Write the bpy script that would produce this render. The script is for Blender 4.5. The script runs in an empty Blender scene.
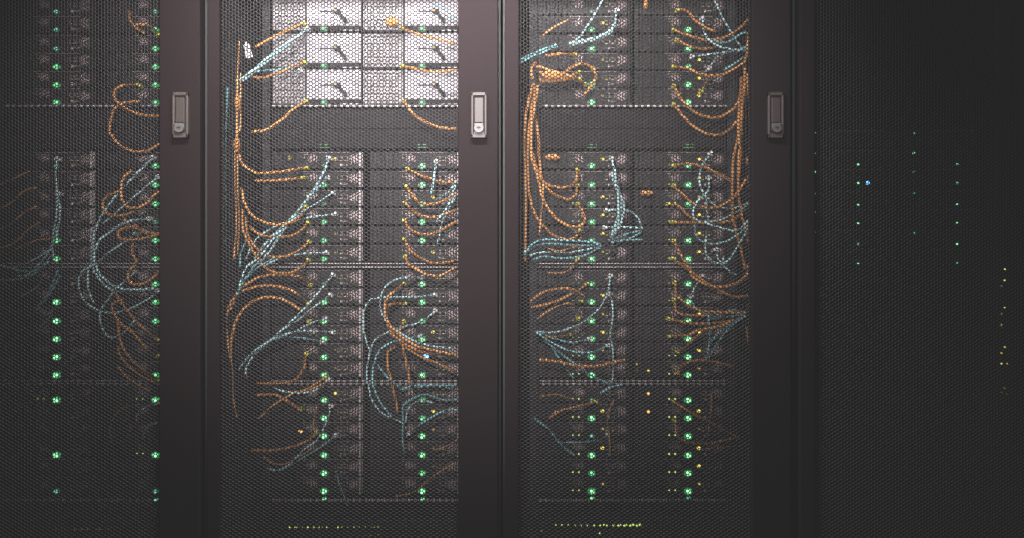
import bpy, math, random
random.seed(7)
C = bpy.context.scene.collection
# ------------------------------------------------------------------ layout
F, D, CZ = 756.0, 1.70, 1.25            # focal length in pixels, camera to doors, lens height
SV = 0.189                              # depth of the server fronts behind the doors
def P(px, py, Y=0.0):
    k = (D + Y) / F
    return ((px - 512) * k, Y, CZ + (269 - py) * k)
KS = (D + SV) / F                       # metres per pixel on the server plane
KD = D / F

# ------------------------------------------------------------------ materials
def mat(name, col, rough=0.6, metal=0.0, noise=0.0, nscale=300, emit=None, es=0.0, spec=0.4, bump=0.0):
    m = bpy.data.materials.new(name); m.use_nodes = True
    nt = m.node_tree; b = nt.nodes['Principled BSDF']
    b.inputs['Base Color'].default_value = (*col, 1)
    b.inputs['Roughness'].default_value = rough
    b.inputs['Metallic'].default_value = metal
    b.inputs['Specular IOR Level'].default_value = spec
    if noise or bump:
        tc = nt.nodes.new('ShaderNodeTexCoord'); n = nt.nodes.new('ShaderNodeTexNoise')
        n.inputs['Scale'].default_value = nscale; n.inputs['Detail'].default_value = 4
        nt.links.new(tc.outputs['Object'], n.inputs['Vector'])
        if noise:
            r = nt.nodes.new('ShaderNodeValToRGB')
            r.color_ramp.elements[0].position = .3; r.color_ramp.elements[1].position = .7
            r.color_ramp.elements[0].color = (*[c * (1 - noise) for c in col], 1)
            r.color_ramp.elements[1].color = (*[min(1, c * (1 + noise)) for c in col], 1)
            nt.links.new(n.outputs['Fac'], r.inputs['Fac']); nt.links.new(r.outputs['Color'], b.inputs['Base Color'])
        if bump:
            bp = nt.nodes.new('ShaderNodeBump'); bp.inputs['Strength'].default_value = bump; bp.inputs['Distance'].default_value = .001
            nt.links.new(n.outputs['Fac'], bp.inputs['Height']); nt.links.new(bp.outputs['Normal'], b.inputs['Normal'])
    if emit:
        b.inputs['Emission Color'].default_value = (*emit, 1); b.inputs['Emission Strength'].default_value = es
    return m
M = {}
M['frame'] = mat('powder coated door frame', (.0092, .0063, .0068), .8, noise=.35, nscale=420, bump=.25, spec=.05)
M['cab'] = mat('black cabinet steel', (.012, .012, .013), .7, noise=.2, nscale=60)
M['web'] = mat('perforated sheet face', (.006, .0055, .0055), .7, spec=.1)
M['lip'] = mat('punched hole edge', (.040, .037, .038), .6, noise=.2, nscale=500, spec=.1)  # rims coloured lighter than the face to strengthen their catch of light
M['handle'] = mat('satin handle metal', (.029, .0215, .019), .55, metal=.0, noise=.1, nscale=200)
M['lever'] = mat('brushed lever metal', (.021, .0145, .012), .55, metal=.0, noise=.15, nscale=250)
M['lock'] = mat('bright lock metal', (.050, .046, .044), .5, metal=.0, noise=.05)
M['dark'] = mat('shadow black plastic', (.008, .008, .008), .8, noise=.1)
M['panel'] = mat('dark grey panel', (.008, .0068, .0072), .65, spec=.15, noise=.3, nscale=90)
M['plate'] = mat('server faceplate', (.007, .0056, .006), .6, noise=.7, nscale=70)
M['vent'] = mat('zinc vent sheet', (.36, .27, .26), .5, noise=.5, nscale=60)
M['zinc'] = mat('zinc metal', (.42, .37, .37), .45, noise=.35, nscale=80)
M['white'] = mat('white painted bezel', (.37, .34, .365), .5, noise=.15, nscale=60)
M['greyvent'] = mat('grey perforated bezel', (.24, .22, .225), .55, noise=.3, nscale=60)
M['port'] = mat('port shell metal', (.2, .16, .16), .45, noise=.4, nscale=150)
M['orange'] = mat('orange cable jacket', (.52, .225, .06), .5, noise=.15, nscale=90)
M['cyan'] = mat('pale cyan cable jacket', (.38, .60, .61), .5, noise=.15, nscale=90)
M['teal'] = mat('teal cable jacket', (.18, .42, .45), .5, noise=.15, nscale=90)
M['boot'] = mat('yellow green plug boot', (.62, .60, .08), .5, noise=.1)
M['clear'] = mat('white plug body', (.6, .6, .6), .35, noise=.1)
M['tag'] = mat('white paper tag', (.6, .59, .6), .7, noise=.05)
M['floor'] = mat('dark floor tile', (.02, .02, .02), .7, noise=.3, nscale=6)
M['wall'] = mat('dark painted wall', (.015, .015, .015), .9, noise=.2, nscale=4)
def em(name, col, s): M[name] = mat(name, (.02, .02, .02), .4, noise=.1, emit=col, es=s)
em('g3', (.33, 1, .46), 1.9); em('g2', (.26, 1, .44), 1.2); em('g1', (.16, .80, .42), .55); em('gt', (.25, .9, .65), .8)
em('halo3', (.05, .62, .16), .45); em('halo1', (.03, .40, .16), .20)  # dim glowing discs that draw the lens glow around status lights
em('y3', (1, .80, .10), 1.3); em('y2', (.95, .72, .10), .55); em('y1', (.7, .52, .12), .22); em('yg', (.70, .95, .22), 1.0)
em('amber', (1, .50, .12), 1.6); em('blue', (.12, .45, 1), 3.0); em('bluecore', (.7, .9, 1), 5.0); em('gbar', (.12, .65, .22), .45)
M['off'] = mat('unlit lens', (.03, .035, .03), .3, noise=.1)

# ------------------------------------------------------------------ mesh helpers
class MB:
    def __init__(s): s.v = []; s.f = []; s.m = []; s.mats = []
    def mi(s, m):
        if m not in s.mats: s.mats.append(m)
        return s.mats.index(m)
    def box(s, x0, x1, y0, y1, z0, z1, m, c=0.0):
        k = s.mi(m); n = len(s.v)
        if c <= 0:
            s.v += [(x, y, z) for x in (x0, x1) for y in (y0, y1) for z in (z0, z1)]
            q = [(0, 1, 3, 2), (4, 6, 7, 5), (0, 4, 5, 1), (2, 3, 7, 6), (0, 2, 6, 4), (1, 5, 7, 3)]
        else:       # chamfered front edges
            s.v += [(x0 + c, y0, z0 + c), (x1 - c, y0, z0 + c), (x1 - c, y0, z1 - c), (x0 + c, y0, z1 - c),
                    (x0, y0 + c, z0), (x1, y0 + c, z0), (x1, y0 + c, z1), (x0, y0 + c, z1),
                    (x0, y1, z0), (x1, y1, z0), (x1, y1, z1), (x0, y1, z1)]
            q = [(0, 1, 2, 3), (11, 10, 9, 8)]
            for a in (0, 4):
                for i in range(4):
                    j = (i + 1) % 4; q.append((a + j, a + i, a + 4 + i, a + 4 + j))
        s.f += [tuple(n + i for i in t) for t in q]; s.m += [k] * len(q)
        return s
    def disc(s, x, z, r, y0, y1, m, n=14, rz=None, dome=0.0):
        k = s.mi(m); b = len(s.v); rz = rz or r
        for y in (y0, y1):
            s.v += [(x + r * math.cos(2 * math.pi * i / n), y, z + rz * math.sin(2 * math.pi * i / n)) for i in range(n)]
        s.v.append((x, y0 - dome, z))
        for i in range(n):
            j = (i + 1) % n
            s.f.append((b + 2 * n, b + i, b + j)); s.f.append((b + i, b + n + i, b + n + j, b + j)); s.m += [k, k]
        s.f.append(tuple(b + n + i for i in range(n))[::-1]); s.m.append(k)
        return s
    def hexsheet(s, x0, x1, z0, z1, y, pitch, rf, rb, depth, mface, mlip):
        """sheet punched with hexagonal holes; rf/rb = hole radius at face and throat, as a share of the cell"""
        kf, kl = s.mi(mface), s.mi(mlip)
        R = pitch / math.sqrt(3); cs = [(math.cos(math.pi * i / 3), math.sin(math.pi * i / 3)) for i in range(6)]
        cx = x0; col = 0
        while cx <= x1 + 1e-6:
            cz = z0 + (pitch / 2 if col % 2 else 0)
            while cz <= z1 + 1e-6:
                b = len(s.v)
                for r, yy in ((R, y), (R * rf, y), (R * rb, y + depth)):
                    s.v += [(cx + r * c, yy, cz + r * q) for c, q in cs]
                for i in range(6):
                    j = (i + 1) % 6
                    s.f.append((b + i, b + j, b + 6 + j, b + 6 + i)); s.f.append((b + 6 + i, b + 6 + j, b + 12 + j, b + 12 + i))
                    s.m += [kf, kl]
                cz += pitch
            cx += pitch * math.sqrt(3) / 2; col += 1
        return s
    def data(s, name):
        me = bpy.data.meshes.new(name); me.from_pydata(s.v, [], s.f)
        for m in s.mats: me.materials.append(M[m])
        me.polygons.foreach_set('material_index', s.m); me.update()
        return me
def link(name, me, parent=None, loc=(0, 0, 0)):
    o = bpy.data.objects.new(name, me); C.objects.link(o); o.location = loc
    if parent: o.parent = parent
    return o
def tag(o, label, cat, group=None, kind=None):
    if label: o['label'] = label
    if cat: o['category'] = cat
    if group: o['group'] = group
    if kind: o['kind'] = kind
    return o
def empty(name, loc):
    o = bpy.data.objects.new(name, None); C.objects.link(o); o.location = loc; o.empty_display_size = .02
    return o
def copy_tree(o, loc):
    c = o.copy(); C.objects.link(c); c.location = loc
    for ch in list(o.children):
        d = ch.copy(); C.objects.link(d); d.parent = c
        for g in list(ch.children):
            e = g.copy(); C.objects.link(e); e.parent = d
    return c

# ------------------------------------------------------------------ the room
def struct(name, mb): return tag(link(name, mb.data(name)), None, None, kind='structure')
struct('floor', MB().box(-3, 3, -3, 2.5, -.05, 0, 'floor'))
struct('ceiling', MB().box(-3, 3, -3, 2.5, 2.9, 2.95, 'wall'))
struct('wall_back', MB().box(-3, 3, 2.5, 2.55, 0, 2.9, 'wall'))

# ------------------------------------------------------------------ cabinets with perforated doors
HT = 2.06; Z0 = .04
RACKS = {   # door left, door right, opening left, opening right (pixels on the door plane), words
    'left': (-92, 199.5, -80, 159, 'leftmost black server cabinet, cut off by the photo edge, orange cables at its right'),
    'middle': (207, 498, 219, 458, 'black server cabinet with the brightly lit white server bezels at its top'),
    'right': (505, 791, 519, 752, 'black server cabinet with long vertical orange cables down both sides of its door'),
    'far': (800, 1086, 815, 1047, 'unlit black server cabinet at the far right with only tiny green lights showing')}
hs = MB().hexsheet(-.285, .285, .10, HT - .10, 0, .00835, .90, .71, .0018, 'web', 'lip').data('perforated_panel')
def handle(door, px):
    x, _, z = P(px, 115.8, 0); b = Z0
    # recess plate: a rim around the lever
    w, h = .0178, .0515
    p = MB()
    for r in ((x - w, x - w + .0055, z - h, z + h), (x + w - .0055, x + w, z - h, z + h), (x - w, x + w, z + h - .0085, z + h), (x - w, x + w, z - h, z - h + .010)):
        p.box(r[0], r[1], -.009, 0, r[2], r[3], 'handle', .0018)
    p.box(x - w + .004, x + w - .004, -.0035, .0, z - h + .004, z + h - .004, 'dark')  # near-black backing puts the recess shade around the lever into colour
    p.box(x - w + .006, x + w - .006, -.004, -.0005, z - h + .008, z - .036, 'lever')
    hp = link('handle_plate', p.data('handle_plate'), door); hp['label'] = 'satin metal recessed handle plate'
    link('lever', MB().box(x - .0102, x + .0102, -.0085, -.0036, z - .0170, z + .0395, 'lever', .0015).data('lever'), door)
    k = MB(); k.box(x - .0105, x + .0105, -.014, -.0036, z - .030, z - .0185, 'lock', .002)
    k.disc(x, z - .030, .0105, -.0138, -.0036, 'lock', 20, rz=.0095)
    k.disc(x, z - .0285, .0042, -.0150, -.0137, 'dark', 10, rz=.0019)
    k.box(x - .0042, x + .001, -.0149, -.0137, z - .0295, z - .0275, 'dark')
    link('lock', k.data('lock'), door)
for key, (a, b, c, d, words) in RACKS.items():
    xa, xb, xc, xd = [P(v, 0)[0] for v in (a, b, c, d)]
    L_, R_ = xa - .005, xb + .005
    root = empty('server_cabinet', ((L_ + R_) / 2, .02, 0)); ox, oy = root.location.x, root.location.y
    tag(root, words, 'server cabinet', 'row of server cabinets')
    sh = (-ox, -oy, 0)
    for x0, x1 in ((L_, L_ + .012), (R_ - .012, R_)):
        link('side_panel', MB().box(x0, x1, .035, 1.05, Z0, HT, 'cab').data('side_panel'), root, sh)
    link('roof_panel', MB().box(L_ + .012, R_ - .012, .035, 1.05, HT - .03, HT, 'cab').data('roof_panel'), root, sh)
    link('base_plinth', MB().box(L_, R_, .035, 1.05, 0, Z0, 'cab').data('base_plinth'), root, sh)
    link('back_panel', MB().box(L_ + .012, R_ - .012, 1.03, 1.05, Z0, HT - .03, 'cab').data('back_panel'), root, sh)
    fr = MB()
    fr.box(xa, xc, 0, .03, Z0 + .01, HT, 'frame', .0022); fr.box(xd, xb, 0, .03, Z0 + .01, HT, 'frame', .0022)
    fr.box(xc, xd, 0, .03, Z0 + .01, Z0 + .08, 'frame'); fr.box(xc, xd, 0, .03, HT - .08, HT, 'frame')
    door = link('door', fr.data('door'), root, sh)
    # crop of the shared sheet is hidden behind the stiles
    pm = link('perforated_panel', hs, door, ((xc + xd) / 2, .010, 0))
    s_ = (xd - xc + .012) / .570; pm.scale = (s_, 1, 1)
    if key != 'far': handle(door, b - {'left': 18.1, 'middle': 18.9, 'right': 16}[key])
    # mounting rails beside the equipment
    for lx in {'left': (-1.5, 199.5), 'middle': (266.5, 466), 'right': (533.5, 731.5), 'far': (800, 1000.5)}[key]:
        X = P(lx, 0, SV)[0]
        r = MB(); r.box(X - .010, X + .010, SV - .002, SV + .0015, Z0, HT - .03, 'cab'); r.box(X - .010, X - .008, SV, SV + .04, Z0, HT - .03, 'cab')
        for i in range(44): r.box(X - .003, X + .003, SV - .0026, SV - .0021, .10 + i * .0445, .106 + i * .0445, 'panel')
        link('mounting_rail', r.data('mounting_rail'), root, sh)

# ------------------------------------------------------------------ servers
s = KS
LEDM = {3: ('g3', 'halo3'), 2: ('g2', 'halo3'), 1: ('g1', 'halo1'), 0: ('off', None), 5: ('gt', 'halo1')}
def led_data(level):
    core, halo = LEDM[level]; m = MB()
    r = {3: 2.3, 2: 2.0, 1: 1.5, 0: 1.2, 5: 1.6}[level] * s
    m.disc(0, 0, r, -.006, 0, core, 14, dome=.001)
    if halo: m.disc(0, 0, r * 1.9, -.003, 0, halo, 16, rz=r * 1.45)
    else: m.disc(0, 0, r * 1.4, -.002, 0, 'panel', 14)
    return m.data('status_light')
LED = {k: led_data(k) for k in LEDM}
def yl(m, r=1.5): return MB().disc(0, 0, r * s, -.004, 0, m, 10, rz=r * .8 * s, dome=.001).data('link_light')
YL = {3: yl('y3', 1.9), 2: yl('y2', 1.5), 1: yl('y1', 1.2), 0: yl('off', 1.1)}
AC = {1: MB().disc(0, 0, .8 * s, -.003, 0, 'yg', 8).data('activity_light'), 0: MB().disc(0, 0, .7 * s, -.003, 0, 'off', 8).data('activity_light')}
def case_1u():
    m = MB(); z0, z1 = -2.3 * s, 14.2 * s
    m.box(-53 * s, 38.5 * s, 0, .60, z0, z1, 'plate', .001)
    # raised ribs and seams on the face
    for x in (-50, -46, -42, -38, -34, -30): m.box(x * s, (x + 1.2) * s, -.002, 0, z0 + .004, z1 - .004, 'panel')
    for x in (-25, -4, 4, 24): m.box(x * s, (x + .5) * s, -.0012, 0, z0 + .003, z1 - .003, 'panel')
    m.box(-24 * s, 24 * s, -.0015, 0, 13.2 * s, 13.8 * s, 'port')
    return m.data('casing')
CASE1 = case_1u()
def vent(x0, x1, z0, z1, p, m='vent', back='dark'):
    mb = MB(); mb.box(x0 * s - .002, x1 * s + .002, -.0008, 0, z0 * s - .002, z1 * s + .002, back)
    mb.hexsheet(x0 * s, x1 * s, z0 * s, z1 * s, -.0018, p, .72, .70, .0008, m, m)
    return mb.data('vent_grille')
VA = vent(-14.5, -6.5, 5.5, 11, .0082); VB = vent(26, 34, 3.0, 11.5, .0072)
def port_data(n, w=.0125, h=.011):
    m = MB(); m.box(-w / 2, w / 2, -.003, 0, h / 2 - .0014, h / 2, 'port'); m.box(-w / 2, w / 2, -.003, 0, -h / 2, -h / 2 + .0014, 'port')
    m.box(-w / 2, -w / 2 + .0014, -.003, 0, -h / 2, h / 2, 'port'); m.box(w / 2 - .0014, w / 2, -.003, 0, -h / 2, h / 2, 'port')
    m.box(-w / 2 + .001, w / 2 - .001, -.0006, 0, -h / 2 + .001, h / 2 - .001, 'dark'); m.box(-.002, .002, -.0012, 0, -h / 2 + .0015, -h / 2 + .003, 'boot')
    return m.data(n)
RJ = port_data('network_port'); SFP = port_data('fibre_port', .016, .0095)
LAT = MB().box(35 * s, 36.6 * s, -.008, 0, -1.8 * s, 13.8 * s, 'zinc').box(36.6 * s, 38.5 * s, -.003, 0, -1.8 * s, 13.8 * s, 'port').data('edge_flange')
TAB = MB().box(16 * s, 23 * s, -.003, 0, .2 * s, 1.4 * s, 'port').box(16 * s, 17 * s, -.007, 0, -.8 * s, 2.0 * s, 'zinc').data('release_tab')
LAT2 = MB().box(35 * s, 36.6 * s, -.008, 0, -1.8 * s, 13.8 * s, 'panel').box(36.6 * s, 38.5 * s, -.003, 0, -1.8 * s, 13.8 * s, 'plate').data('edge_flange')
def server_1u(level, link_lv, act, bright):
    r = empty('server', (0, 0, 0))
    link('casing', CASE1, r); link('vent_grille', VA, r); link('vent_grille', VB, r)
    link('network_port', RJ, r, (15.5 * s, 0, 7 * s)); link('network_port', RJ, r, (21.0 * s, 0, 7 * s)); link('fibre_port', SFP, r, (-17 * s, -0.0003, 9.5 * s))
    link('edge_flange', LAT if bright else LAT2, r); link('release_tab', TAB, r)
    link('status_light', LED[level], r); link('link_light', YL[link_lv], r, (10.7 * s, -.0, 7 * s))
    for x in (-19, -13): link('activity_light', AC[act], r, (x * s, 0, 1.2 * s))
    return r
# two unit servers with the white bezel
def server_2u(level, left):
    r = empty('server', (0, 0, 0)); z0, z1 = -2.2 * s, 33.2 * s
    xl = -51.5 if left else -59.5
    c = MB(); c.box(xl * s, 37.5 * s, 0, .60, z0, z1, 'plate', .001); link('casing', c.data('casing'), r)
    v = MB(); v.box((xl + .5) * s, -19.5 * s, -.003, 0, z0 + .004, z1 - .002, 'greyvent', .0008)
    n = 0
    for i in range(9):
        for j in range(9 if left else 11):
            x = (xl + 3 + j * 3.1 + (1.5 if i % 2 else 0)) * s; z = (2.2 + i * 3.4) * s
            if x < -21.5 * s: v.disc(x, z, .95 * s, -.0034, -.003, 'dark', 6)
    link('vent_grille', v.data('vent_grille'), r)
    b = MB()
    b.box(-17 * s, 36.5 * s, -.006, 0, 3.2 * s, 32.8 * s, 'white', .0012)
    b.box(-15 * s, 22 * s, -.0075, -.006, 30.2 * s, 31 * s, 'greyvent'); b.box(-15 * s, 34 * s, -.0065, -.0058, 21.5 * s, 22.1 * s, 'greyvent')
    b.box(-2 * s, 14 * s, -.0066, -.0058, 17.2 * s, 18.0 * s, 'plate'); b.box(24 * s, 24.7 * s, -.0066, -.0058, 4 * s, 32 * s, 'greyvent')
    for i in range(9): b.box((27.5) * s, (33.5) * s, -.0066, -.0058, (6 + i * 2.9) * s, (7.1 + i * 2.9) * s, 'greyvent')
    link('bezel', b.data('bezel'), r)['label'] = 'white painted bezel'
    st = MB(); st.box(-17 * s, 36.5 * s, -.004, 0, -1.8 * s, 2.9 * s, 'panel')
    for x, w in ((-14, 4), (-8.5, 3), (6, 8), (16, 3), (21, 7), (30, 4.5)): st.box(x * s, (x + w) * s, -.0046, -.004, -.9 * s, 1.9 * s, 'dark')
    st.box(19 * s, 35.5 * s, -.005, -.004, -1.6 * s, -1.0 * s, 'zinc')
    link('control_strip', st.data('control_strip'), r)
    cn = MB(); cn.box(11 * s, 17 * s, -.012, -.006, 14.5 * s, 19.5 * s, 'dark', .001)
    for i in range(5): cn.box((14 + i * 1.5) * s, (17.6 + i * 1.5) * s, -.009, -.006, (13.2 - i * 2.0) * s, (16.4 - i * 2.0) * s, 'dark', .0006)  # diagonal black steps: connector together with cable shadows drawn as dark blocks
    cn.box(-4 * s, 11 * s, -.0085, -.006, 16.6 * s, 17.8 * s, 'plate')
    link('connector_block', cn.data('connector_block'), r)
    link('status_light', LED[level], r, (0, -.0046, 0)); link('link_light', YL[2], r, (12.3 * s, -.012, 17 * s))
    return r
ORD = ['top', 'second', 'third', 'fourth', 'fifth', 'sixth']
BLK = {1: [12, 30, 49, 67, 85, 102.5], 2: [166, 185, 204, 222, 240.5, 259], 3: [284, 302, 321, 339, 357, 375], 4: [400, 418, 436, 455, 473, 491]}
BLKW = {1: 'top', 2: 'second', 3: 'third', 4: 'bottom'}
COLX = {('left', 0): 57, ('left', 1): 156, ('middle', 0): 324.5, ('middle', 1): 422.5, ('right', 0): 591.7, ('right', 1): 688}
LV = {('left', 0): {1: [5, 5, 5, 2, 2, 2], 2: [1, 0, 0, 0, 2, 2], 3: [0, 3, 3, 3, 3, 3], 4: [3, 0, 0, 3, 0, 5]},
      ('left', 1): {1: [5, 2, 2, 2, 2, 2], 2: [2, 2, 2, 1, 2, 2], 3: [2, 2, 2, 0, 0, 2], 4: [3, 0, 0, 3, 0, 5]},
      ('middle', 0): {2: [1, 2, 1, 2, 2, 2], 3: [1, 3, 3, 3, 3, 3], 4: [3, 3, 3, 3, 3, 3]},
      ('middle', 1): {2: [3, 3, 2, 3, 3, 1], 3: [3, 3, 2, 3, 0, 3], 4: [2, 2, 3, 3, 2, 3]},
      ('right', 0): {1: [1, 2, 3, 1, 3, 3], 2: [3, 3, 3, 3, 2, 3], 3: [2, 3, 3, 3, 3, 3], 4: [1, 3, 5, 3, 2, 3]},
      ('right', 1): {1: [0, 3, 3, 2, 3, 3], 2: [2, 3, 2, 0, 3, 3], 3: [3, 3, 3, 3, 3, 3], 4: [3, 3, 3, 3, 3, 3]}}
YV = {('left', 0): {}, ('left', 1): {4: [1, 1, 0, 0, 0, 0]},
      ('middle', 0): {2: [3, 1, 0, 0, 2, 2], 3: [0, 0, 0, 0, 1, 1], 4: [3, 0, 0, 0, 0, 0]},
      ('middle', 1): {2: [1, 1, 3, 1, 3, 3], 3: [0, 0, 2, 3, 2, 0], 4: [1, 3, 2, 1, 1, 0]},
      ('right', 0): {1: [0, 3, 1, 2, 1, 2], 2: [3, 0, 3, 3, 3, 2], 3: [0, 3, 2, 3, 2, 0], 4: [0, 3, 2, 3, 0, 2]},
      ('right', 1): {1: [0, 1, 1, 3, 3, 3], 2: [3, 3, 2, 3, 3, 3], 3: [0, 0, 3, 3, 3, 2], 4: [0, 3, 1, 3, 3, 2]}}
CW = {'left': 'left cabinet', 'middle': 'middle cabinet', 'right': 'right cabinet with two orange cable runs'}
SIDE = ['left', 'right']
LVW = {3: 'bright green light', 2: 'green light', 1: 'faint green light', 0: 'its light off', 5: 'teal light'}
protos = {}
for (rk, sd), cx in COLX.items():
    for bk, rows in BLK.items():
        if rk == 'middle' and bk == 1: continue
        for i, y in enumerate(rows):
            lv = LV[(rk, sd)][bk][i]; yv = YV[(rk, sd)].get(bk, [0] * 6)[i]; ac = 1 if (rk == 'right' and bk > 1 or (rk, sd, bk) == ('left', 0, 4) and i == 0 or (rk, sd) == ('left', 1) and bk == 4 and i in (0, 3)) else 0
            key = (lv, yv, ac, rk == 'middle' or (rk, sd, bk) == ('left', 0, 2)); loc = P(cx, y, SV)
            if key not in protos:
                o = server_1u(*key); o.location = loc; protos[key] = o
            else: o = copy_tree(protos[key], loc)
            tag(o, f'slim server with {LVW[lv]}, {ORD[i]} of six, {SIDE[sd]} column, {BLKW[bk]} chassis, {rk} cabinet', 'server', f'half-width servers in the {BLKW[bk]} chassis of the {rk} cabinet')
for sd, cx in ((0, 324.5), (1, 422.5)):
    o = None
    for i, y in enumerate((29.5, 66.5, 103)):
        if o is None: o = server_2u(2, sd == 0); p0 = o; o.location = P(cx, y, SV)
        else: o = copy_tree(p0, P(cx, y, SV))
        tag(o, f'tall white-bezel server, {("top", "middle", "bottom")[i]} of three, {SIDE[sd]} column, middle cabinet top', 'server', 'white-bezel servers at the top of the middle cabinet')

# far cabinet: the same slim servers in the dark, each with two tiny lights
def small_led(m, r): return MB().disc(0, 0, r * s, -.004, 0, m, 10).data('status_light')
SL = {1: small_led('g1', .8), 2: small_led('g2', .95), 0: small_led('off', .8)}
def dark_server(l0, l1):
    r = empty('server', (0, 0, 0)); link('casing', CASE1, r)
    link('status_light', SL[l0], r, (0, -.0, 0)); link('status_light', SL[l1], r, (-44 * s, -.0021, 11 * s))
    return r
for sd, cx in ((0, 858), (1, 957)):
    for i, y in enumerate((144.5, 164.4, 183, 204.5, 223, 244, 263)):
        o = dark_server(0 if i == 0 else 2 if sd == 0 or i < 6 else 1, [2, 1, 2, 1, 1, 2, 0][i] if sd == 0 else [1, 2, 1, 1, 0, 1, 0][i])
        o.location = P(cx, y, SV)
        tag(o, f'unlit slim server with pinprick green lights, {("top", "second", "third", "middle", "fifth", "sixth", "bottom")[i]} of seven, {SIDE[sd]} column, far right cabinet', 'server', 'dark servers in the far right cabinet')

# ------------------------------------------------------------------ shelves, blanking panels, switches
SPAN = {'left': (4.5, 194), 'middle': (272, 460.5), 'right': (539, 726)}
def strip(px0, px1, y0, y1, m, f=-.004, b=.0, mb=None, c=0):
    mb = mb or MB(); x0, _, z0 = P(px0, y1, SV); x1, _, z1 = P(px1, y0, SV)
    return mb.box(x0, x1, SV + f, SV + b, z0, z1, m, c)
def rooted(mb, name, cat, label, group=None):
    v = mb.v; x = sum(p[0] for p in v) / len(v); z = min(p[2] for p in v)
    mb.v = [(p[0] - x, p[1] - SV, p[2] - z) for p in v]
    return tag(link(name, mb.data(name), None, (x, SV, z)), label, cat, group)
for rk, (a, b) in SPAN.items():
    for nm, y0, y1, w in (('first', 105.6, 107.0, 'under the top servers'), ('second', 263.0, 267.5, 'with twin bright edges at mid height'), ('third', 380, 384.0, 'with twin edges in the lower third'), ('fourth', 499, 500.5, 'dim, below the bottom servers')):
        mb = strip(a, b, y0, y1, 'panel', -.002, .5)
        sh = rooted(mb, 'rack_shelf', 'shelf', f'thin metal rack shelf {w} of the {rk} cabinet', f'rack shelves')
        for e in ((y0, y0 + .9), (y1 - .9, y1)) if y1 - y0 > 3 else ((y0, y1),):
            l = strip(a, b, e[0], e[1], 'zinc', -.007, -.002)
            l.v = [(p[0] - sh.location.x, p[1] - SV, p[2] - sh.location.z) for p in l.v]
            link('front_lip', l.data('front_lip'), sh)['label'] = 'bright zinc front lip'
    mb = strip(a, b, 109, 128.3, 'panel', 0, .03, c=.001); strip(a, b, 128.9, 148.5, 'panel', 0, .03, mb, .001)
    for t in range(20):
        x = a + 6 + t * (b - a - 12) / 19
        strip(x, x + 3, 112, 112.8, 'dark', -.0004, 0, mb); strip(x, x + 3, 132, 132.8, 'dark', -.0004, 0, mb)
    bp = rooted(mb, 'blanking_panel', 'panel', f'dark blank filler panel between the first and second chassis of the {rk} cabinet', 'blanking panels')
    for sd in (0, 1):
        cx = COLX[(rk, sd)]
        for yy in (144.2, 147.2):
            l = strip(cx - 4.5, cx + 5, yy, yy + .9, 'gbar', -.003, 0); l.v = [(p[0] - bp.location.x, p[1] - SV, p[2] - bp.location.z) for p in l.v]
            if rk != 'left': link('indicator_bar', l.data('indicator_bar'), bp)
# port switches below the bottom chassis
def switch(a, b, y0, y1, dots, label, m='yg'):
    mb = strip(a, b, y0, y1, 'plate', 0, .35, c=.001)
    r = rooted(mb, 'network_switch', 'network switch', label, 'network switches at the cabinet bottoms')
    pm = MB()
    for k in range(24):
        x = a + 10 + k * (b - a - 20) / 24
        strip(x, x + 4.5, y0 + 6, y0 + 11, 'panel', -.0006, 0, pm)
    pm.v = [(p[0] - r.location.x, p[1] - SV, p[2] - r.location.z) for p in pm.v]; link('port_row', pm.data('port_row'), r)
    for (px, py, q, mm) in dots:
        x, _, z = P(px, py, SV)
        link('port_light', MB().disc(0, 0, q * s, -.0025, 0, mm, 8).data('port_light'), r, (x - r.location.x, 0, z - r.location.z))
dm = [(290, 1, 'yg'), (295, .8, 'y2'), (297, 1, 'yg'), (303, .8, 'y2'), (308, 1, 'yg'), (314, 1, 'y2'), (319, .9, 'yg'), (322, .7, 'y2'), (327, .8, 'yg'), (338, 1, 'yg'), (342, .8, 'y2'), (348, .5, 'y2'), (354, .6, 'yg'), (359, .9, 'y2'), (365, .7, 'yg'), (371, .7, 'y2'), (374, .9, 'yg'), (378, .8, 'y2')]
switch(272, 460, 520, 537, [(x, 527, q * .8, m) for x, q, m in dm] + [(365, 535, .5, 'y2'), (371, 535, .6, 'y2'), (378, 535, .6, 'y2'), (275, 532.5, .5, 'y1'), (450, 529, .4, 'y1')], 'dark switch with broken dotted row of yellow lights, below the middle cabinet servers')
dr = [556, 562, 568.5, 575, 581, 587, 594, 600, 604, 607, 613.5, 618, 620, 624, 626, 630, 633, 637, 640]
switch(539, 726, 518, 537, [(x, 525, .72 + .035 * i, 'yg') for i, x in enumerate(dr)] + [(541.5, 531, .7, 'yg'), (599.5, 533, .7, 'yg')], 'dark switch with an even row of bright yellow lights, below the right cabinet servers')
switch(5, 195, 521, 537, [(x, 529, .45, 'y1') for x in (56, 62, 68, 75, 82, 88, 97, 100, 105, 109)], 'dark switch with nearly unlit port lights, below the left cabinet servers')
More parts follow.
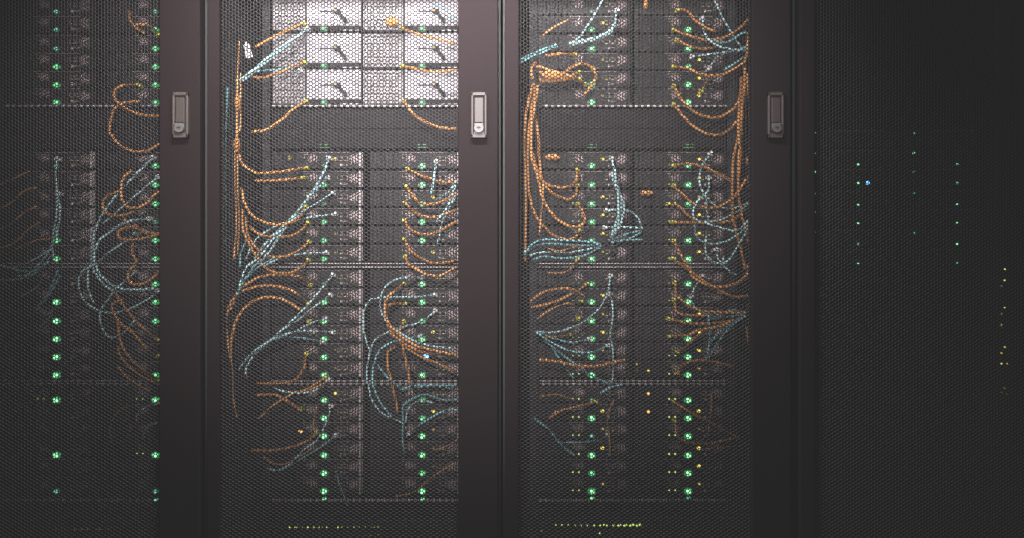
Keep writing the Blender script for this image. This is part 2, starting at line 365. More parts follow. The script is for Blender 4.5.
# power strip with lights, far right
pdx = 1003
mb = MB(); x0 = P(pdx - 7, 0, .12)[0]; x1 = P(pdx + 7, 0, .12)[0]
mb.box(x0, x1, .12, .165, .35, 1.95, 'cab', .002); X = (x0 + x1) / 2
mb.v = [(p[0] - X, p[1] - .12, p[2] - .35) for p in mb.v]
pdu = tag(link('power_strip', mb.data('power_strip'), None, (X, .12, .35)), 'vertical black power strip with specks of yellow light at the far right edge', 'power strip')
for px, py, m, q in ((1004.5, 269, 'y3', .8), (1004, 280, 'yg', .9), (1001, 286, 'y1', .7), (1004, 308, 'yg', 1.0), (1001, 314, 'y2', .9), (1001, 325, 'yg', .9), (1004.5, 347, 'y2', .9), (1001, 353, 'y2', .8), (1001, 363.5, 'yg', .7), (1006.5, 363.5, 'y2', .7), (1004, 388, 'y1', .6), (1001, 392, 'y1', .6), (1006, 394, 'y1', .6)):
    x, _, z = P(px, py, .12)
    link('outlet_light', MB().disc(0, 0, q * KD, -.003, 0, m, 8).data('outlet_light'), pdu, (x - X, 0, z - .35))
for zz in range(14): link('socket', MB().disc(0, 0, .011, -.001, 0, 'dark', 12).data('socket'), pdu, (0, 0, .25 + zz * .08))

# stray indicator lights
def lamp(px, py, m, r, label, rz=None, core=None):
    h = MB(); h.disc(0, 0, (r + .9) * s, -.003, 0, 'cab', 14, rz=((rz or r) + .9) * s)
    h.disc(0, 0, r * s, -.007, -.003, m, 14, rz=(rz or r) * s, dome=.001)
    if core: h.disc(0, 0, r * .55 * s, -.0095, -.007, core, 10)
    x, y, z = P(px, py, SV - .0085)
    tag(link('indicator_light', h.data('indicator_light'), None, (x, y, z)), label, 'indicator light', 'loose indicator lights')
lamp(426, 357, 'blue', 3.0, 'bright blue-white light amid the cable knot of the middle cabinet', core='bluecore')
lamp(866.7, 183, 'blue', 1.6, 'small blue light beside a green one in the far right cabinet')
lamp(648, 393.8, 'amber', 1.6, 'upper of two round amber lights in the centre of the right cabinet')
lamp(648, 411.5, 'amber', 2.1, 'lower and larger of two round amber lights in the right cabinet centre')
lamp(648, 370, 'y3', 1.8, 'flat yellow light above the two amber ones in the right cabinet', rz=.9)
lamp(636.5, 364, 'y2', .8, 'small dim yellow dot left of the flat yellow light')
lamp(637, 369.5, 'y2', .8, 'small dim yellow dot just under another, left of the flat yellow light')
lamp(301, 431, 'amber', 2.0, 'orange light low on the left side of the middle cabinet', rz=1.4)
lamp(290, 158, 'y2', 1.8, 'soft yellow light above the upper left orange cables, middle cabinet')
lamp(555.5, 412, 'amber', 1.8, 'amber light at the end of a lone orange cable, right cabinet bottom', rz=1.3)
lamp(656, 330, 'y1', .7, 'faint speck in the dark centre of the right cabinet')
for (px, py, w, lv, rk) in ((324.5, 498.2, 'left', 'g2', 'middle'), (422.5, 498.4, 'right', 'g2', 'middle'), (592, 497.6, 'left', 'g2', 'right'), (688, 497.2, 'right', 'g1', 'right'), (156.5, 499.0, 'right', 'gt', 'left')):
    lamp(px, py, lv, 2.2, f'flat green light just under the {w} column\'s lowest server, {rk} cabinet', rz=1.1)

# ------------------------------------------------------------------ patch cables
T = {'T1': (0, 0, 4), 'T2': (0, 134, 4), 'T3': (0, 260, 4), 'T4': (0, 390, 3.637),
     'M1': (200, 0, 3.413), 'M2': (215, 134, 4), 'M3': (215, 260, 4), 'M4': (215, 380, 3.404),
     'R1': (505, 0, 3.793), 'R2': (505, 130, 3.793), 'R3': (505, 260, 3.793), 'R4': (505, 380, 3.404)}
CAB = open('/dev/null').read() if False else """
@left
o T1 p0 |short orange cable curling beside the topmost right server|518,45 520,80 545,110 580,135
o T1 pe |short orange cable arching over the top right servers|545,97 590,100 620,120 632,138
o T1 ps |orange cable in a sideways loop just above the first shelf|555,340 500,340 465,355 455,380 465,402 500,432 560,458 635,463
o T1 p0 |orange cable drooping in a wide bowl below the first shelf|560,405 490,412 455,440 443,480 440,530 T2 450,10 480,45 530,68 590,65 637,38
o T2 p0 |orange cable dropping in a tight hook at upper right|527,143 495,175 483,230 495,275 530,295 580,280 635,225
o T2 p0 |thick orange cable in a broad round loop at upper right|480,228 430,245 410,285 430,318 490,325 550,300 637,240
o T2 p0 |orange cable in a shallow curve under the round loop|500,318 505,355 550,380 600,395 637,398
o T2 p0 |orange cable in a narrow sideways loop at mid height|550,365 490,380 470,400 490,420 560,420 637,400
o T2 p0 |orange cable hanging across the second shelf into a small bowl|530,430 530,480 545,510 T3 515,50 515,80 545,98 595,85 635,45
C T2 ps |pale cyan cable from the highest white plug, sweeping far down and back|610,95 540,165 470,240 410,320 380,390 368,460 370,530 T3 385,60 430,110 480,125 550,130 632,115
c T2 ps |thin cyan cable in a straight slant below the highest one|632,172 560,230 480,300 410,360
C T2 ps |pale cyan cable bowing left then down across the second shelf|597,340 510,350 440,390 395,430 378,480 385,530 T3 410,70 470,110 540,118 620,112
c T2 ps |thin cyan cable slanting down to the second shelf|545,400 470,450 390,510
c T3 pe |cyan cable in a wide half circle below the second shelf|365,25 325,50 315,100 335,160 380,195 440,212 500,200 570,170 632,130
c T3 p0 |short thin cyan cable just inside the wide half circle|360,20 352,60 355,120 375,175
c T3 ps |cyan cable twisting down into a small hook|540,50 470,110 430,160 405,200 400,240 415,285 445,310 490,295 540,240
o T3 pe |orange cable slanting down right from the cyan half circle|455,120 500,190 550,250 600,295 632,320
o T3 pe |orange cable curling over then slanting down right|490,160 455,170 452,200 480,250 540,300 600,370 632,385
o T3 pe |orange cable sagging steeply toward the third shelf|470,240 480,320 510,380 560,430 632,480
o T3 p0 |orange cable nested just under the steep sagging one|475,345 480,380 520,430 575,470 620,490
o T3 p0 |lowest orange cable crossing the third shelf|470,425 510,470 560,505 600,525
p T4 p0 |dim orange cable bowing left near the cabinet bottom|465,57 430,78 405,120 400,165 408,188
c T4 ps |short cyan cable curving off the bottom green light|575,48 530,65 500,90 495,115
p T4 p0 |faint brown cable end hanging near the cabinet bottom|480,125 470,160 450,185 440,205
t T4 p0 |short faint teal cable near the bottom right servers|575,118 545,128 525,150 520,175
p T2 p0 |highest and faintest orange cable at the photo's left edge|118,150 60,175 0,205
p T2 p0 |second orange cable at the photo's left edge|145,215 100,225 50,270 5,298
p T2 p0 |third orange cable at the photo's left edge|145,290 100,310 50,355 0,382
p T2 p0 |fourth orange cable at the photo's left edge|160,350 110,385 60,435 0,458
p T2 p0 |lowest orange cable at the photo's left edge, nearly level|200,420 130,430 45,472
c T2 ps |cyan strand falling straight then sweeping left|228,100 222,160 225,220 235,270 238,330 225,390 215,430 190,470 130,505 80,525
c T2 p0 |cyan strand bulging slightly right before the sweep|222,165 230,240 240,300 232,380 222,420 205,460 165,510 T3 110,60 60,65
c T2 ps |innermost straight cyan strand of the left column|230,240 225,330 212,400 208,450 215,500
t T3 p0 |upper faint teal arc at the photo's left edge|205,-20 170,30 120,65 60,80 0,80
t T3 p0 |shallow teal arc crossing the second shelf at far left|195,5 150,40 90,45 30,30 0,20
t T3 p0 |short teal arc under the two at far left|165,90 130,120 80,148
t T3 p0 |teal strand arching down beside the left column lights|240,60 215,110 190,150 140,210
t T3 p0 |second teal strand arching beside the left column lights|235,30 212,90 185,145 150,185
t T3 p0 |lowest faint teal strand of the left column|210,195 190,240 160,270
@middle
o M1 ps |topmost orange cable slanting left behind the door mesh|355,80 310,97 255,125 190,160
C M1 ps |pale cyan cable slanting down left across the top|366,98 300,145 240,190 180,240 135,275
C M1 p0 |second pale cyan cable running just under the first at the top|350,109 290,160 220,216 145,276
o M1 ps |orange cable in a shallow sag left of the second white server|355,212 300,235 250,255 210,265 175,262
t M1 ps |level teal cable ending left of the second white server|345,240 290,235 230,240 180,245
o M1 ps |orange cable drooping left below the white servers|360,345 315,375 270,415 225,443 175,450
o M1 ps |short orange cable across the upper right white server|690,95 740,115 800,130 870,150
o M1 ps |orange cable nearly level across the right white servers|690,225 740,235 800,245 878,238
o M1 ps |orange cable drooping right below the white servers|695,345 730,390 790,425 840,438 878,438
t M1 p0 |short thin teal cable over the top right white server|800,10 850,45 870,70
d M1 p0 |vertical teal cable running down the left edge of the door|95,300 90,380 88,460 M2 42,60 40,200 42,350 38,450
p M1 p0 |vertical orange cable behind the left edge, beside the teal one|133,140 130,230 127,330 126,440 128,530 M2 92,200 95,350 92,480
p M1 p0 |second vertical orange cable close to the left edge|140,250 139,340 138,430 M2 84,20 80,110 82,240 84,380 76,500
o M2 pe |orange cable leaving the vertical run in a gentle curve right|88,30 95,80 115,125 165,155 250,152 330,140 365,135
o M2 pe |orange cable nearly level beneath the gentle curve|160,187 250,185 320,178 352,174
o M2 pe |orange cable sagging deep below the two level ones|105,215 120,280 160,335 230,360 290,358 335,335 362,290
o M2 pe |orange cable in a shallow bowl right under the deep sag|140,370 175,400 240,412 310,405 345,385 370,355
o M2 pe |orange cable in a bowl above the second shelf|120,330 130,400 160,450 210,487 260,492 310,480 350,455 375,430
o M2 pe |orange cable bowl crossing the second shelf|108,300 112,380 145,455 175,500 M3 200,30 240,50 300,52 345,30 372,0
C M2 ps |longest pale cyan cable slanting from the highest white plug|455,95 440,140 390,230 330,310 270,390 210,480 150,535
C M2 ps |pale cyan cable slanting parallel below the longest one|450,175 400,230 340,300 270,370 200,440 140,530
c M2 ps |cyan cable slanting from the third server down left|470,235 420,270 370,300 300,350 240,410 180,490 M3 125,30 92,120
c M2 ps |cyan cable arching left then hanging down|480,320 400,330 320,345 250,365 190,400 150,440 125,500
c M2 ps |cyan cable in a low arch above the second shelf|445,475 360,478 290,490 230,510 190,530
t M2 p0 |short teal strand hanging at the left above the shelf|130,420 105,470 100,530
t M3 p0 |teal strand fanning down left just below the second shelf|240,-10 160,40 115,85 85,150
t M3 p0 |outer teal strand fanning below the second shelf|185,-5 130,60 100,110 92,135
o M2 ps |upper right orange cable slanting gently to the door edge|770,140 810,160 870,180 920,192 965,188
o M2 ps |second orange cable of the right column, a shallow bowl|765,210 785,240 820,275 870,280 920,265 965,235
o M2 ps |third orange cable of the right column, rising to the right|760,275 790,305 840,330 900,328 965,302
o M2 ps |fourth orange cable of the right column|757,345 785,385 850,402 900,385 965,348
o M2 ps |fifth orange cable of the right column, flattest|757,420 785,470 850,510 910,515 965,505
o M2 ps |sixth orange cable of the right column crossing the shelf|760,490 780,530 M3 795,30 840,55 900,62 965,30
c M2 p0 |upper cyan strand at the door's right edge|965,185 940,225 900,250 880,262
c M2 p0 |cyan strand hanging steeply at the door's right edge|965,235 940,290 910,350 890,440
c M2 p0 |cyan strand crossing the steep one at the right edge|962,205 930,290 885,350
C M2 ps |short white strand falling from the right column plug|885,110 875,180 865,240
o M3 pe |uppermost orange arch of three below the second shelf|55,190 70,160 120,100 190,65 270,58 340,68 380,100
o M3 pe |middle orange arch of three below the second shelf|60,200 90,140 150,110 220,102 290,115 340,145 370,175
o M3 pe |lowest orange arch of three, the steepest|65,330 75,270 100,215 150,165 220,148 290,165 340,200 375,245
p M3 p0 |dim orange cable dropping from the orange arches|55,190 45,240 50,310 60,400
p M3 p0 |dim orange cable falling at the left of the lower half|65,330 64,380 70,440 M4 62,60 75,130
c M3 ps |cyan cable rising steeply to a white plug, top of the fan|470,60 430,110 370,180 300,250 220,320 150,370 100,430
c M3 ps |second cyan cable of the fan|460,140 400,185 330,240 260,290 200,335 150,385
c M3 ps |third cyan cable of the fan, gently curved|440,235 380,255 310,290 240,315 200,340 140,380 95,440
c M3 ps |fourth cyan cable of the fan, arched flat|470,290 400,285 330,285 260,305 210,330 170,360 130,420 120,460
t M3 ps |lowest teal cable of the fan|430,330 370,315 300,310 230,320 180,360 130,420
p M3 p0 |thin brown cable under the cyan fan|130,470 125,440 150,390 200,335
o M3 ps |orange cable hooked above the third shelf|365,375 355,430 330,470 290,490 230,495 165,493
o M3 ps |orange cable sagging over the third shelf|440,470 400,500 350,525 280,528
c M4 ps |cyan cable sagging just under the third shelf|385,0 340,35 280,45 220,35 200,25
o M4 pe |orange cable below the third shelf, ending in a plug|140,52 200,50 240,68 290,100
p M4 p0 |faint brown cable slanting down left below the shelf|375,10 330,30 260,50 200,85 145,135
o M4 pe |orange cable nearly level in the bottom chassis|125,240 200,240 270,225 320,205 345,180
p M4 p0 |orange cable sagging below the level one|165,262 200,285 240,285 290,260 340,225
c M4 ps |cyan cable looping from the orange light down left|395,90 380,140 350,200 300,240 250,290 210,308 175,300
t M4 ps |teal cable slanting along the bottom servers|410,190 350,235 300,265 250,295
t M4 p0 |teal strand trailing down below the bottom servers|412,310 425,360 440,400 450,430
p M4 p0 |thin vertical brown cable beside the left lights|345,90 335,150 325,210
c M3 ps |cyan cable making the inner loop of the big knot|830,70 750,72 700,90 668,130 660,180 670,220 700,262 740,290 800,325 870,345 955,352
c M3 ps |cyan cable making the outer loop of the big knot|880,140 800,148 720,148 660,150 615,165 595,210 595,280 610,340 625,370
c M3 ps |cyan cable curving from the knot down past the third shelf|880,205 830,245 760,265 700,285 650,310 625,350 610,420 608,480 620,530 M4 530,60 560,105 600,130 645,148
t M3 ps |teal cable inside the previous one, hanging past the shelf|820,305 720,325 660,360 635,420 630,490 645,535 M4 565,80 600,125
t M3 p0 |short teal cable slanting to the third shelf under the knot|650,420 690,470 740,510
t M3 p0 |level teal cable along the third shelf|740,520 790,505 850,500 950,515
o M3 ps |upper orange cable bending through the knot to the right|757,95 710,130 685,160 680,210 700,262 740,300 800,340 870,360 965,380
o M3 ps |lower orange cable bending through the knot to the right|760,175 710,175 685,190 682,230 705,285 750,340 820,385 880,410 960,445
o M3 p0 |orange cable hanging from the knot past the third shelf|720,345 690,370 692,430 705,480 715,530 M4 612,50 622,110
o M3 p0 |orange cable hanging right of the other from the knot|700,290 745,330 760,390 770,440 780,500
o M3 ps |short orange cable hooking into the knot|755,245 738,290 760,335 830,368 900,378
t M4 p0 |upper teal arch below the third shelf, right column|640,140 640,90 680,60 720,50 780,68 825,66
c M4 p0 |small cyan arch nested in the teal arch|648,145 660,95 700,70 745,78
t M4 pe |teal cable slanting up right in the bottom chassis|825,102 790,102 740,125 700,150 660,185
t M4 p0 |level teal cable right under the third shelf, right column|690,25 740,18 825,20
p M4 p0 |faint orange cable slanting in the bottom right servers|830,200 790,225 745,240
p M4 p0 |faint orange cable slanting low across the last right servers|820,280 740,330 680,380 615,397
t M4 p0 |thin greenish strand hanging left of the right column lights|640,145 638,200 645,250
@right
t R1 p0 |thick teal cable entering from the upper left edge|55,240 100,215 150,195 200,175
t R1 p0 |second teal cable entering just above the thick one|58,228 100,204 150,184 195,168
C R1 ps |pale cyan cable bending down from a high white plug|425,40 418,80 400,115 350,140 290,155 240,165
C R1 p0 |pale cyan cable running parallel under the bending one|425,92 400,124 350,148 300,160 245,172
c R1 p0 |cyan cable slanting from the top edge past the first light|375,-10 330,70 290,130 270,150
p R1 p0 |faint orange cable slanting at the upper left|240,75 180,105 140,140
o R1 ps |orange cable nearly level above the orange bundle|265,205 200,205 150,212
o R1 ps |topmost arching cable of the orange bundle|335,260 300,242 260,250 220,275 170,300 130,310
o R1 ps |orange bundle cable slanting down to the fifth server|305,320 250,290 200,275 150,260 120,250
o R1 ps |inner orange bundle cable, slightly sagging|280,275 220,295 170,290 130,270
o R1 p0 |orange cable hooking down right of the bundle|335,255 345,290 330,320 300,360
o R1 ps |lowest cable of the orange bundle|285,300 240,300 200,305 160,308 130,298
o R1 p0 |short vertical orange cable at the bundle's left end|120,235 104,250 100,280 108,300
o R1 p0 |outermost vertical orange cable of the left run|108,315 95,360 80,430 72,530 R2 75,130 80,260 78,400 75,500
o R1 pe |left-run orange cable ending in the lowest wide bowl|115,320 105,380 95,450 88,530 R2 85,100 90,220 110,310 150,370 210,410 262,410 285,380
o R1 pe |left-run orange cable swinging to a hook at mid height|125,325 112,400 100,470 98,530 R2 100,100 125,180 140,250 180,320 240,362 285,362 302,340 290,300 275,280
o R1 pe |left-run orange cable ending in the highest bowl|122,335 112,400 98,530 R2 110,110 140,190 190,215 240,215 270,190 275,150
o R1 pe |left-run orange cable ending in the second bowl|108,400 120,470 128,530 R2 130,110 145,200 190,245 240,262 268,245 275,210
p R2 p0 |short dim orange strand hanging under the second bowl|145,200 140,300 128,400
p R2 p0 |dim orange cable below the teal bundle|160,450 210,458 265,440 290,405
p R2 ps |dim orange cable sagging across the second shelf|275,490 255,520 R3 230,45 190,50 160,46
C R2 ps |straightest white-cyan strand of the hanging bundle|405,105 415,150 425,220 430,290 425,340 400,410
C R2 ps |white-cyan strand bulging right in the hanging bundle|405,170 425,230 450,280 440,350 402,415
C R2 p0 |short middle strand of the hanging white-cyan bundle|418,190 438,250 438,320 412,395
c R2 ps |cyan cable looping wide right of the hanging bundle|385,305 430,303 480,310 510,345 515,385 470,410 400,425
c R2 ps |cyan cable running level right of the hanging bundle|380,370 450,368 522,372
t R2 p0 |teal cable end above the lowest one, right of the tie|520,380 460,395 402,420
t R2 p0 |lowest teal cable end right of the tie|520,415 450,418 405,428
t R2 p0 |uppermost teal cable of the level bundle|365,432 300,422 220,418 150,415 105,432 70,468
t R2 p0 |second teal cable of the level bundle|365,436 290,438 200,432 140,432 100,448 72,478
c R2 p0 |third cable of the level bundle, paler|365,440 300,455 230,465 160,462 110,470 65,490
t R2 p0 |lowest teal cable of the level bundle|362,446 300,475 220,486 150,480 100,492
o R1 ps |topmost orange cable of the right column|655,38 690,40 720,75 760,105 800,118
o R1 ps |orange cable in a long shallow bowl rising to the right edge|640,112 700,135 760,150 830,142 880,115 925,70
o R1 ps |short orange cable sagging in the third row|650,152 700,175 760,185 810,170
o R1 ps |orange cable in a wide bowl at the fourth row|640,252 700,262 750,282 810,285 870,262 910,235
o R1 ps |orange cable in a deep bowl crossing the first shelf|640,325 665,370 700,410 750,438 800,445 850,425 885,385 905,310 910,240
o R1 ps |lowest orange bowl hanging below the first shelf|640,395 690,455 740,495 800,512 850,490 880,460
o R1 p0 |vertical orange cable at the upper right door edge|928,-10 928,90 920,180 910,235
o R1 p0 |innermost vertical orange cable of the right run|895,290 890,400 885,470 882,530 R2 868,100 862,200 862,300 875,380 895,450 910,530
o R1 p0 |middle vertical orange cable of the right run|915,290 905,400 895,530 R2 885,120 885,230 900,330 925,430 930,520
o R1 p0 |outermost short vertical orange cable of the right run|922,280 926,380 930,460
o R1 p0 |long vertical orange cable hidden between the right-run cables|908,320 898,430 890,530 R2 893,80 888,180
p R2 p0 |dim vertical orange cable at the lower right door edge|922,170 925,250 935,330 R3 935,-10 936,60 935,190
c R1 p0 |cyan cable slanting from the top edge to the tie point|790,-10 830,75 870,140 905,195
c R1 ps |cyan cable bowing from the second row to the tie point|750,70 755,120 790,165 850,185 905,190
c R1 ps |cyan cable running level to the tie point|710,215 780,205 850,195 905,190
c R1 ps |cyan cable rising from the lowest row to the tie point|775,260 800,222 850,198 905,188
t R1 p0 |teal cable slanting up into the tie point|830,265 870,240 905,215
t R1 p0 |teal cable arching right past the tie point|770,150 840,160 900,125 935,130
p R1 ps |thin yellowish cable hanging at the fifth row|745,345 765,310 780,280
o R2 ps |orange cable arching over the top lights, right column|640,135 700,128 760,142 820,170 870,200
o R2 ps |orange cable in a wide bowl, second row of right column|640,210 680,250 730,285 790,295 850,270 890,225 915,185
o R2 ps |short orange cable slanting into the third row|620,280 660,290 690,320 720,345
o R2 ps |orange cable nearly level then rising to the door edge|635,350 700,350 780,352 850,345 900,310 935,270
o R2 ps |orange cable falling across the second shelf into a bowl|640,420 665,470 700,530 R3 720,70 790,100 860,95 915,60 938,25
o R2 ps |lowest orange cable falling across the second shelf|635,488 670,512 R3 710,45 760,85 820,120 880,140 938,132
c R2 ps |cyan cable sweeping from the top plug to the right edge|780,90 745,140 738,200 760,250 800,285 860,298 935,270
c R2 ps |cyan cable in an S bend through the tangle|775,180 770,230 730,270 712,320 740,345 820,370 880,380 935,330
c R2 p0 |short cyan strand upright in the tangle|768,225 765,290 770,340
c R2 p0 |cyan cable crossing the tangle to the right edge|935,275 880,310 820,340 760,350
c R2 p0 |cyan cable in a wide bowl under the tangle|720,350 725,400 770,430 830,425 890,390 935,350
c R2 p0 |cyan cable making the lowest bowl of the tangle|765,400 760,460 790,500 840,500 890,430 935,345
c R2 ps |cyan cable falling from a white plug across the shelf|800,455 812,495 845,530 R3 855,48 880,58
c R3 p0 |short cyan loop end just below the second shelf|770,-5 790,12 820,10 830,-15
o R3 ps |uppermost orange cable of the lower right fan|645,85 650,130 690,170 740,192 800,197 860,200 920,200
o R3 ps |second orange cable of the lower right fan|640,150 655,200 720,210 780,210
o R3 ps |third orange cable of the lower right fan, nearly level|620,222 700,240 780,240 850,232 910,215
o R3 ps |fourth orange cable of the lower right fan, arching|625,290 690,285 740,265 800,255 860,235
o R3 ps |lowest orange cable of the lower right fan|655,350 690,325 720,295 760,270
t R3 ps |upper teal cable of the lower right fan|705,140 715,170 740,195 800,210 860,190 920,200
c R3 ps |short cyan cable hooking from a white plug above the fan|750,60 725,95 705,135
t R3 p0 |lowest teal cable rising into the fan's point|775,370 800,325 850,260 920,205
t R3 p0 |second lowest teal cable rising into the fan's point|770,320 830,262 920,208
t R3 p0 |middle teal cable of the fan|735,190 780,220 850,215 918,204
t R3 p0 |vertical teal strand crossing the fan|770,205 778,280 765,380
o R3 ps |orange cable arching above the third shelf, right column|655,430 680,395 740,380 800,388 870,405
p R3 p0 |dim vertical orange cable above the fan's point|918,20 925,100 922,190
p R3 p0 |dim vertical orange cable below the fan's point|915,250 925,330 935,400
o R3 pe |upper orange arch at the lower left|95,162 130,130 180,112 240,108 280,125 290,155
o R3 pe |orange cable rising right through the upper arch|100,180 170,165 230,140 280,115 310,90
p R3 pe |lower dim orange arch at the lower left|120,225 170,190 230,165 265,175 278,220
c R3 ps |cyan cable sweeping up to the highest white plug of the left fan|400,60 390,120 360,180 310,225 250,258 180,275 115,270
c R3 ps |vertical cyan cable hanging down to the third shelf|400,130 410,200 400,280 410,350 410,440 400,470
t R3 pe |flattest teal cable of the left fan|115,270 180,295 250,312 320,300
t R3 pe |teal cable of the left fan bowing under the fourth light|115,272 170,310 250,345 330,350 390,325
t R3 p0 |long teal cable of the left fan slanting to the third shelf|115,272 180,330 260,390 330,440 400,470
t R3 p0 |steepest and faintest teal cable of the left fan|115,274 160,310 210,380 260,450
o R3 p0 |orange cable sagging level above the third shelf|130,378 200,385 270,400 350,402 410,388 455,378
p R3 ps |short dim orange cable stub below the left fan|250,285 200,290 150,292
o R4 pe |orange cable rising right to the first bottom server|150,130 190,105 240,92 310,75
t R4 pe |faint level teal cable in the bottom left servers|190,215 260,212 320,205 350,188
t R4 p0 |faint teal cable slanting down in the bottom left servers|100,130 150,170 190,220 240,260
o R4 ps |straight orange cable slanting down right in the bottom chassis|575,75 620,105 690,140 740,170 790,195
o R4 ps |orange cable in a bowl in the bottom chassis|578,140 585,185 620,212 680,218 740,208 800,195
p R4 p0 |faint orange cable end under the bottom bowl|690,235 750,230 810,222
t R4 p0 |vertical teal cable at the bottom right door edge|845,100 835,180 825,280
p R4 p0 |thin vertical brown strand right of the bottom lights|705,40 700,120 690,200
t R4 p0 |short teal cable below the third shelf, left column|400,15 360,25 325,45
p R4 p0 |faint brown cable arched under the third shelf|120,55 180,50 235,68
p R4 p0 |thin vertical greenish strand right of the left lights|370,70 350,120 355,200 360,260
"""
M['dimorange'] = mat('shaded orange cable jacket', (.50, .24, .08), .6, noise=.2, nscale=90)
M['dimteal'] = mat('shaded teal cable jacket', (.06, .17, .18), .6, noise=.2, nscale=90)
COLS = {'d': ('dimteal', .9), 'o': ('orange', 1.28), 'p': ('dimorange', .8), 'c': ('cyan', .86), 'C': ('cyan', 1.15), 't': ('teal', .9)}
def catmull(p, n=7):
    if len(p) < 3:
        return [tuple(p[0][k] + (p[-1][k] - p[0][k]) * t / n for k in range(3)) for t in range(n + 1)]
    q = [tuple(2 * p[0][k] - p[1][k] for k in range(3))] + p + [tuple(2 * p[-1][k] - p[-2][k] for k in range(3))]
    out = []
    for i in range(1, len(q) - 2):
        for j in range(n):
            t = j / n
            out.append(tuple(.5 * (2 * q[i][k] + (q[i + 1][k] - q[i - 1][k]) * t + (2 * q[i - 1][k] - 5 * q[i][k] + 4 * q[i + 1][k] - q[i + 2][k]) * t * t
                                   + (-q[i - 1][k] + 3 * q[i][k] - 3 * q[i + 1][k] + q[i + 2][k]) * t ** 3) for k in range(3)))
    out.append(p[-1]); return out
def tube(mb, pts, r, m, n=8):
    from mathutils import Vector
    k = mb.mi(m); base = len(mb.v); V = [Vector(p) for p in pts]; up = None
    for i, p in enumerate(V):
        t = (V[min(i + 1, len(V) - 1)] - V[max(i - 1, 0)]).normalized()
        a = (up if up is not None else Vector((0, 1, 0))); a = a - t * a.dot(t)
        if a.length < 1e-4: a = Vector((1, 0, 0)) - t * t.x
        a.normalize(); up = a; b = t.cross(a)
        for j in range(n):
            w = 2 * math.pi * j / n
            mb.v.append(tuple(p + (a * math.cos(w) + b * math.sin(w)) * r))
    for i in range(len(V) - 1):
        for j in range(n):
            j2 = (j + 1) % n
            mb.f.append((base + i * n + j, base + i * n + j2, base + (i + 1) * n + j2, base + (i + 1) * n + j)); mb.m.append(k)
    mb.f.append(tuple(base + j for j in range(n))[::-1]); mb.f.append(tuple(base + (len(V) - 1) * n + j for j in range(n))); mb.m += [k, k]
ncab = 0; rack = 'left'
LANES = [.150, .140, .130, .120, .110, .100, .090, .080, .070, .060]
for line in CAB.strip().splitlines():
    if line[0] == '@': rack = line[1:]; continue
    head, note, body = line.split('|'); ck, tile, pl = head.split()
    pts = []
    for w in body.split():
        if ',' not in w: tile = w; continue
        x, y = map(float, w.split(',')); tx, ty, sc = T[tile]; pts.append((tx + x / sc, ty + y / sc))
    mname, rpx = COLS[ck]
    snug = rack == 'middle' and min(q[0] for q in pts) < 240
    lane = LANES[(ncab * 7) % 10] + ((ncab // 10) % 4) * .0022
    if snug: lane = .045 + (ncab % 9) * .006 + (.0035 if ncab == 77 else 0)
    lane = {61: .132, 56: .102, 108: .118, 32: .05, 88: .150, 89: .075}.get(ncab, lane)
    ncab += 1
    # smooth in pixels, then lay into depth: plug end on the server, the rest in front of it
    sm = catmull([(x, y, 0) for x, y in pts]); n = len(sm)
    L = [0]
    for i in range(1, n): L.append(L[-1] + math.hypot(sm[i][0] - sm[i - 1][0], sm[i][1] - sm[i - 1][1]))
    near = SV - .017; end = near if pl != 'p0' else lane
    w3 = []
    for i in range(n):
        d = L[i] if pl == 'ps' else L[-1] - L[i] if pl == 'pe' else 999
        t = min(1, d / 17.0); t = t * t * (3 - 2 * t)
        w3.append(P(sm[i][0], sm[i][1], near + (lane - near) * t))
    if pl == 'pe': w3 = w3[::-1]
    o0 = w3[0]; r = rpx * KS
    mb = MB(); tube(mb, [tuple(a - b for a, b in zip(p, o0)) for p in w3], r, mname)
    o = link('patch_cable', mb.data('patch_cable'), None, o0)
    for poly in o.data.polygons: poly.use_smooth = True
    tag(o, note + f', {rack} cabinet', 'cable', {'left': 'patch cables in the left cabinet', 'middle': 'patch cables in the middle cabinet', 'right': 'patch cables in the right cabinet'}[rack])
    if pl != 'p0':
        orange = ck in 'op'
        cb = MB(); w = .0045 if orange else .0058; mm = 'boot' if orange else 'clear'
        cb.box(-w, w, -.004, .0125, -w * .8, w * .8, mm, .001); cb.box(-w * .6, w * .6, -.009, -.004, -w * .5, w * .5, mm, .0008)
        cb.box(-w * .4, w * .4, -.003, .008, w * .8, w * 1.1, mm)
        link('plug', cb.data('plug'), o, (0, .001, 0))['label'] = 'yellow plug' if orange else 'white plug'

# orange hook-and-loop ties and a paper tag
def tie(px, py, w, h, label, lane=.10, m='orange'):
    x, y, z = P(px, py, lane); k = (D + lane) / F; n = 16
    mb = MB(); a, b = w * k / 2, h * k / 2; kk = mb.mi(m)
    for q, (sx, dy) in enumerate(((1, -.005), (.75, -.009), (1, .005))): pass
    for ring, (yy, f) in enumerate(((-.009, .45), (-.006, .9), (0, 1.0), (.006, .9), (.009, .45))):
        mb.v += [(a * f * math.cos(2 * math.pi * i / n), yy, b * f * math.sin(2 * math.pi * i / n) * (1 + .12 * (i % 2))) for i in range(n)]
    for r_ in range(4):
        for i in range(n):
            j = (i + 1) % n; mb.f.append((r_ * n + i, r_ * n + j, (r_ + 1) * n + j, (r_ + 1) * n + i)); mb.m.append(kk)
    mb.f += [tuple(range(n))[::-1], tuple(range(4 * n, 5 * n))]; mb.m += [kk, kk]
    tag(link('cable_tie', mb.data('cable_tie'), None, (x, y, z)), label, 'cable tie', 'cable ties')
tie(552.5, 157, 15, 6, 'wide orange tie behind the left vertical cables, right cabinet', .145)
tie(647, 193, 14, 5, 'orange tie alone in the dark centre of the right cabinet', .145)
tie(645.5, 5, 5, 8, 'small orange tie at the top centre of the right cabinet', .145)
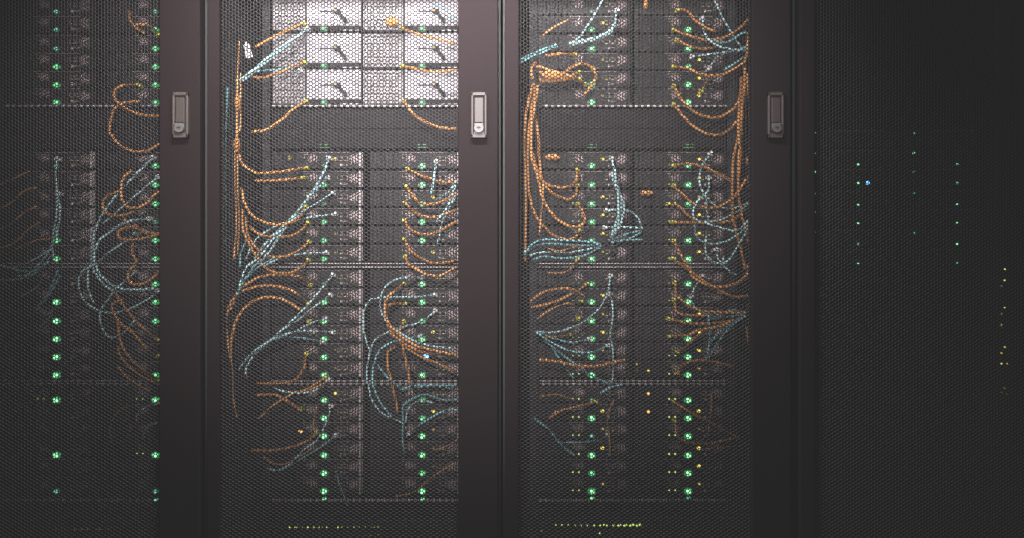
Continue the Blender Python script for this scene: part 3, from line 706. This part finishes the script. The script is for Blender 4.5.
tie(392, 22, 14, 9, 'orange tie on the grey vent between the white bezels', .145)
tie(552, 75, 22, 9, 'thick orange wrap gathering the bundle, top left of right cabinet', .055)
tie(748, 161, 4, 9, 'small orange tie at the right edge of the right cabinet', .055)
tie(238, 103, 6, 16, 'upper orange wrap on the vertical cables, middle cabinet left edge', .055)
tie(237, 145, 6, 15, 'lower orange wrap on the vertical cables, middle cabinet left edge', .055)
tie(744, 49, 5, 5, 'teal tie where cyan cables meet, upper right of right cabinet', .055, 'teal')
tie(607, 243.5, 7, 7, 'black tie where teal and white cables meet, right cabinet', .055, 'cab')
x, y, z = P(248, 51, .06)
mb = MB(); mb.box(-.0075, .0075, -.0006, .0006, -.016, .016, 'tag'); mb.box(-.004, .004, -.0012, -.0006, .003, .010, 'greyvent'); mb.box(-.002, .002, -.001, .001, .016, .022, 'tag')
tg = link('paper_tag', mb.data('paper_tag'), None, (x, y, z)); tg.rotation_euler = (0, math.radians(-14), 0)
tag(tg, 'small white paper tag tilted behind the mesh at upper left', 'tag')

# ------------------------------------------------------------------ light
def aim(o, t):
    from mathutils import Vector
    o.rotation_euler = (Vector(t) - o.location).to_track_quat('-Z', 'Y').to_euler()
def spot(name, loc, target, e, ang, blend, size, col):
    l = bpy.data.lights.new(name, 'SPOT'); l.energy = e; l.spot_size = math.radians(ang); l.spot_blend = blend; l.shadow_soft_size = size; l.color = col
    o = bpy.data.objects.new(name, l); C.objects.link(o); o.location = loc; aim(o, target); return o
def area(name, loc, target, e, sx, sy, col):
    l = bpy.data.lights.new(name, 'AREA'); l.shape = 'RECTANGLE'; l.size = sx; l.size_y = sy; l.energy = e; l.color = col
    o = bpy.data.objects.new(name, l); C.objects.link(o); o.location = loc; aim(o, target); return o
spot('key_spot', (-.20, -1.72, 1.60), P(425, 90, .1), 400, 65, 1.0, .05, (1, .94, .95))
spot('white_spot', (-.15, -1.70, 1.70), P(395, 20, .1), 150, 34, 1.0, .05, (1, .97, 1))
area('mesh_fill', (-.20, -.34, 2.12), (-.20, 0, 1.66), 24, .95, .05, (1, .97, .98)).data.spread = math.radians(115)  # unseen fill lamp added to brighten the upward rims of the mesh
area('upper_fill', (.1, -.9, 2.8), (.1, .1, 1.7), 11, 4.2, .2, (.96, .98, 1))  # unseen broad fill lamp added to lift the dark tones towards the top

w = bpy.data.worlds.new('World'); bpy.context.scene.world = w; w.use_nodes = True
w.node_tree.nodes['Background'].inputs[0].default_value = (.5, .5, .5, 1); w.node_tree.nodes['Background'].inputs[1].default_value = .01

# ------------------------------------------------------------------ camera and film response
cam = bpy.data.cameras.new('Camera'); co = bpy.data.objects.new('Camera', cam); C.objects.link(co)
co.location = (0, -D, CZ); co.rotation_euler = (math.pi / 2, 0, 0)
cam.sensor_width = 36; cam.lens = F / 1024 * 36; cam.clip_start = .05
sc = bpy.context.scene; sc.camera = co
vs = sc.view_settings; vs.view_transform = 'Standard'; vs.look = 'None'; vs.exposure = 0; vs.gamma = 1
vs.use_curve_mapping = True
cm = vs.curve_mapping; c = cm.curves[3]; c.points[0].location = (0, .0165); c.points[-1].location = (1, .98); cm.update()

for _o in C.objects:
    _l = _o.get('label')
    if _l and _o.parent is None and not 4 <= len(_l.split()) <= 16: print('LABEL LENGTH', len(_l.split()), _l)
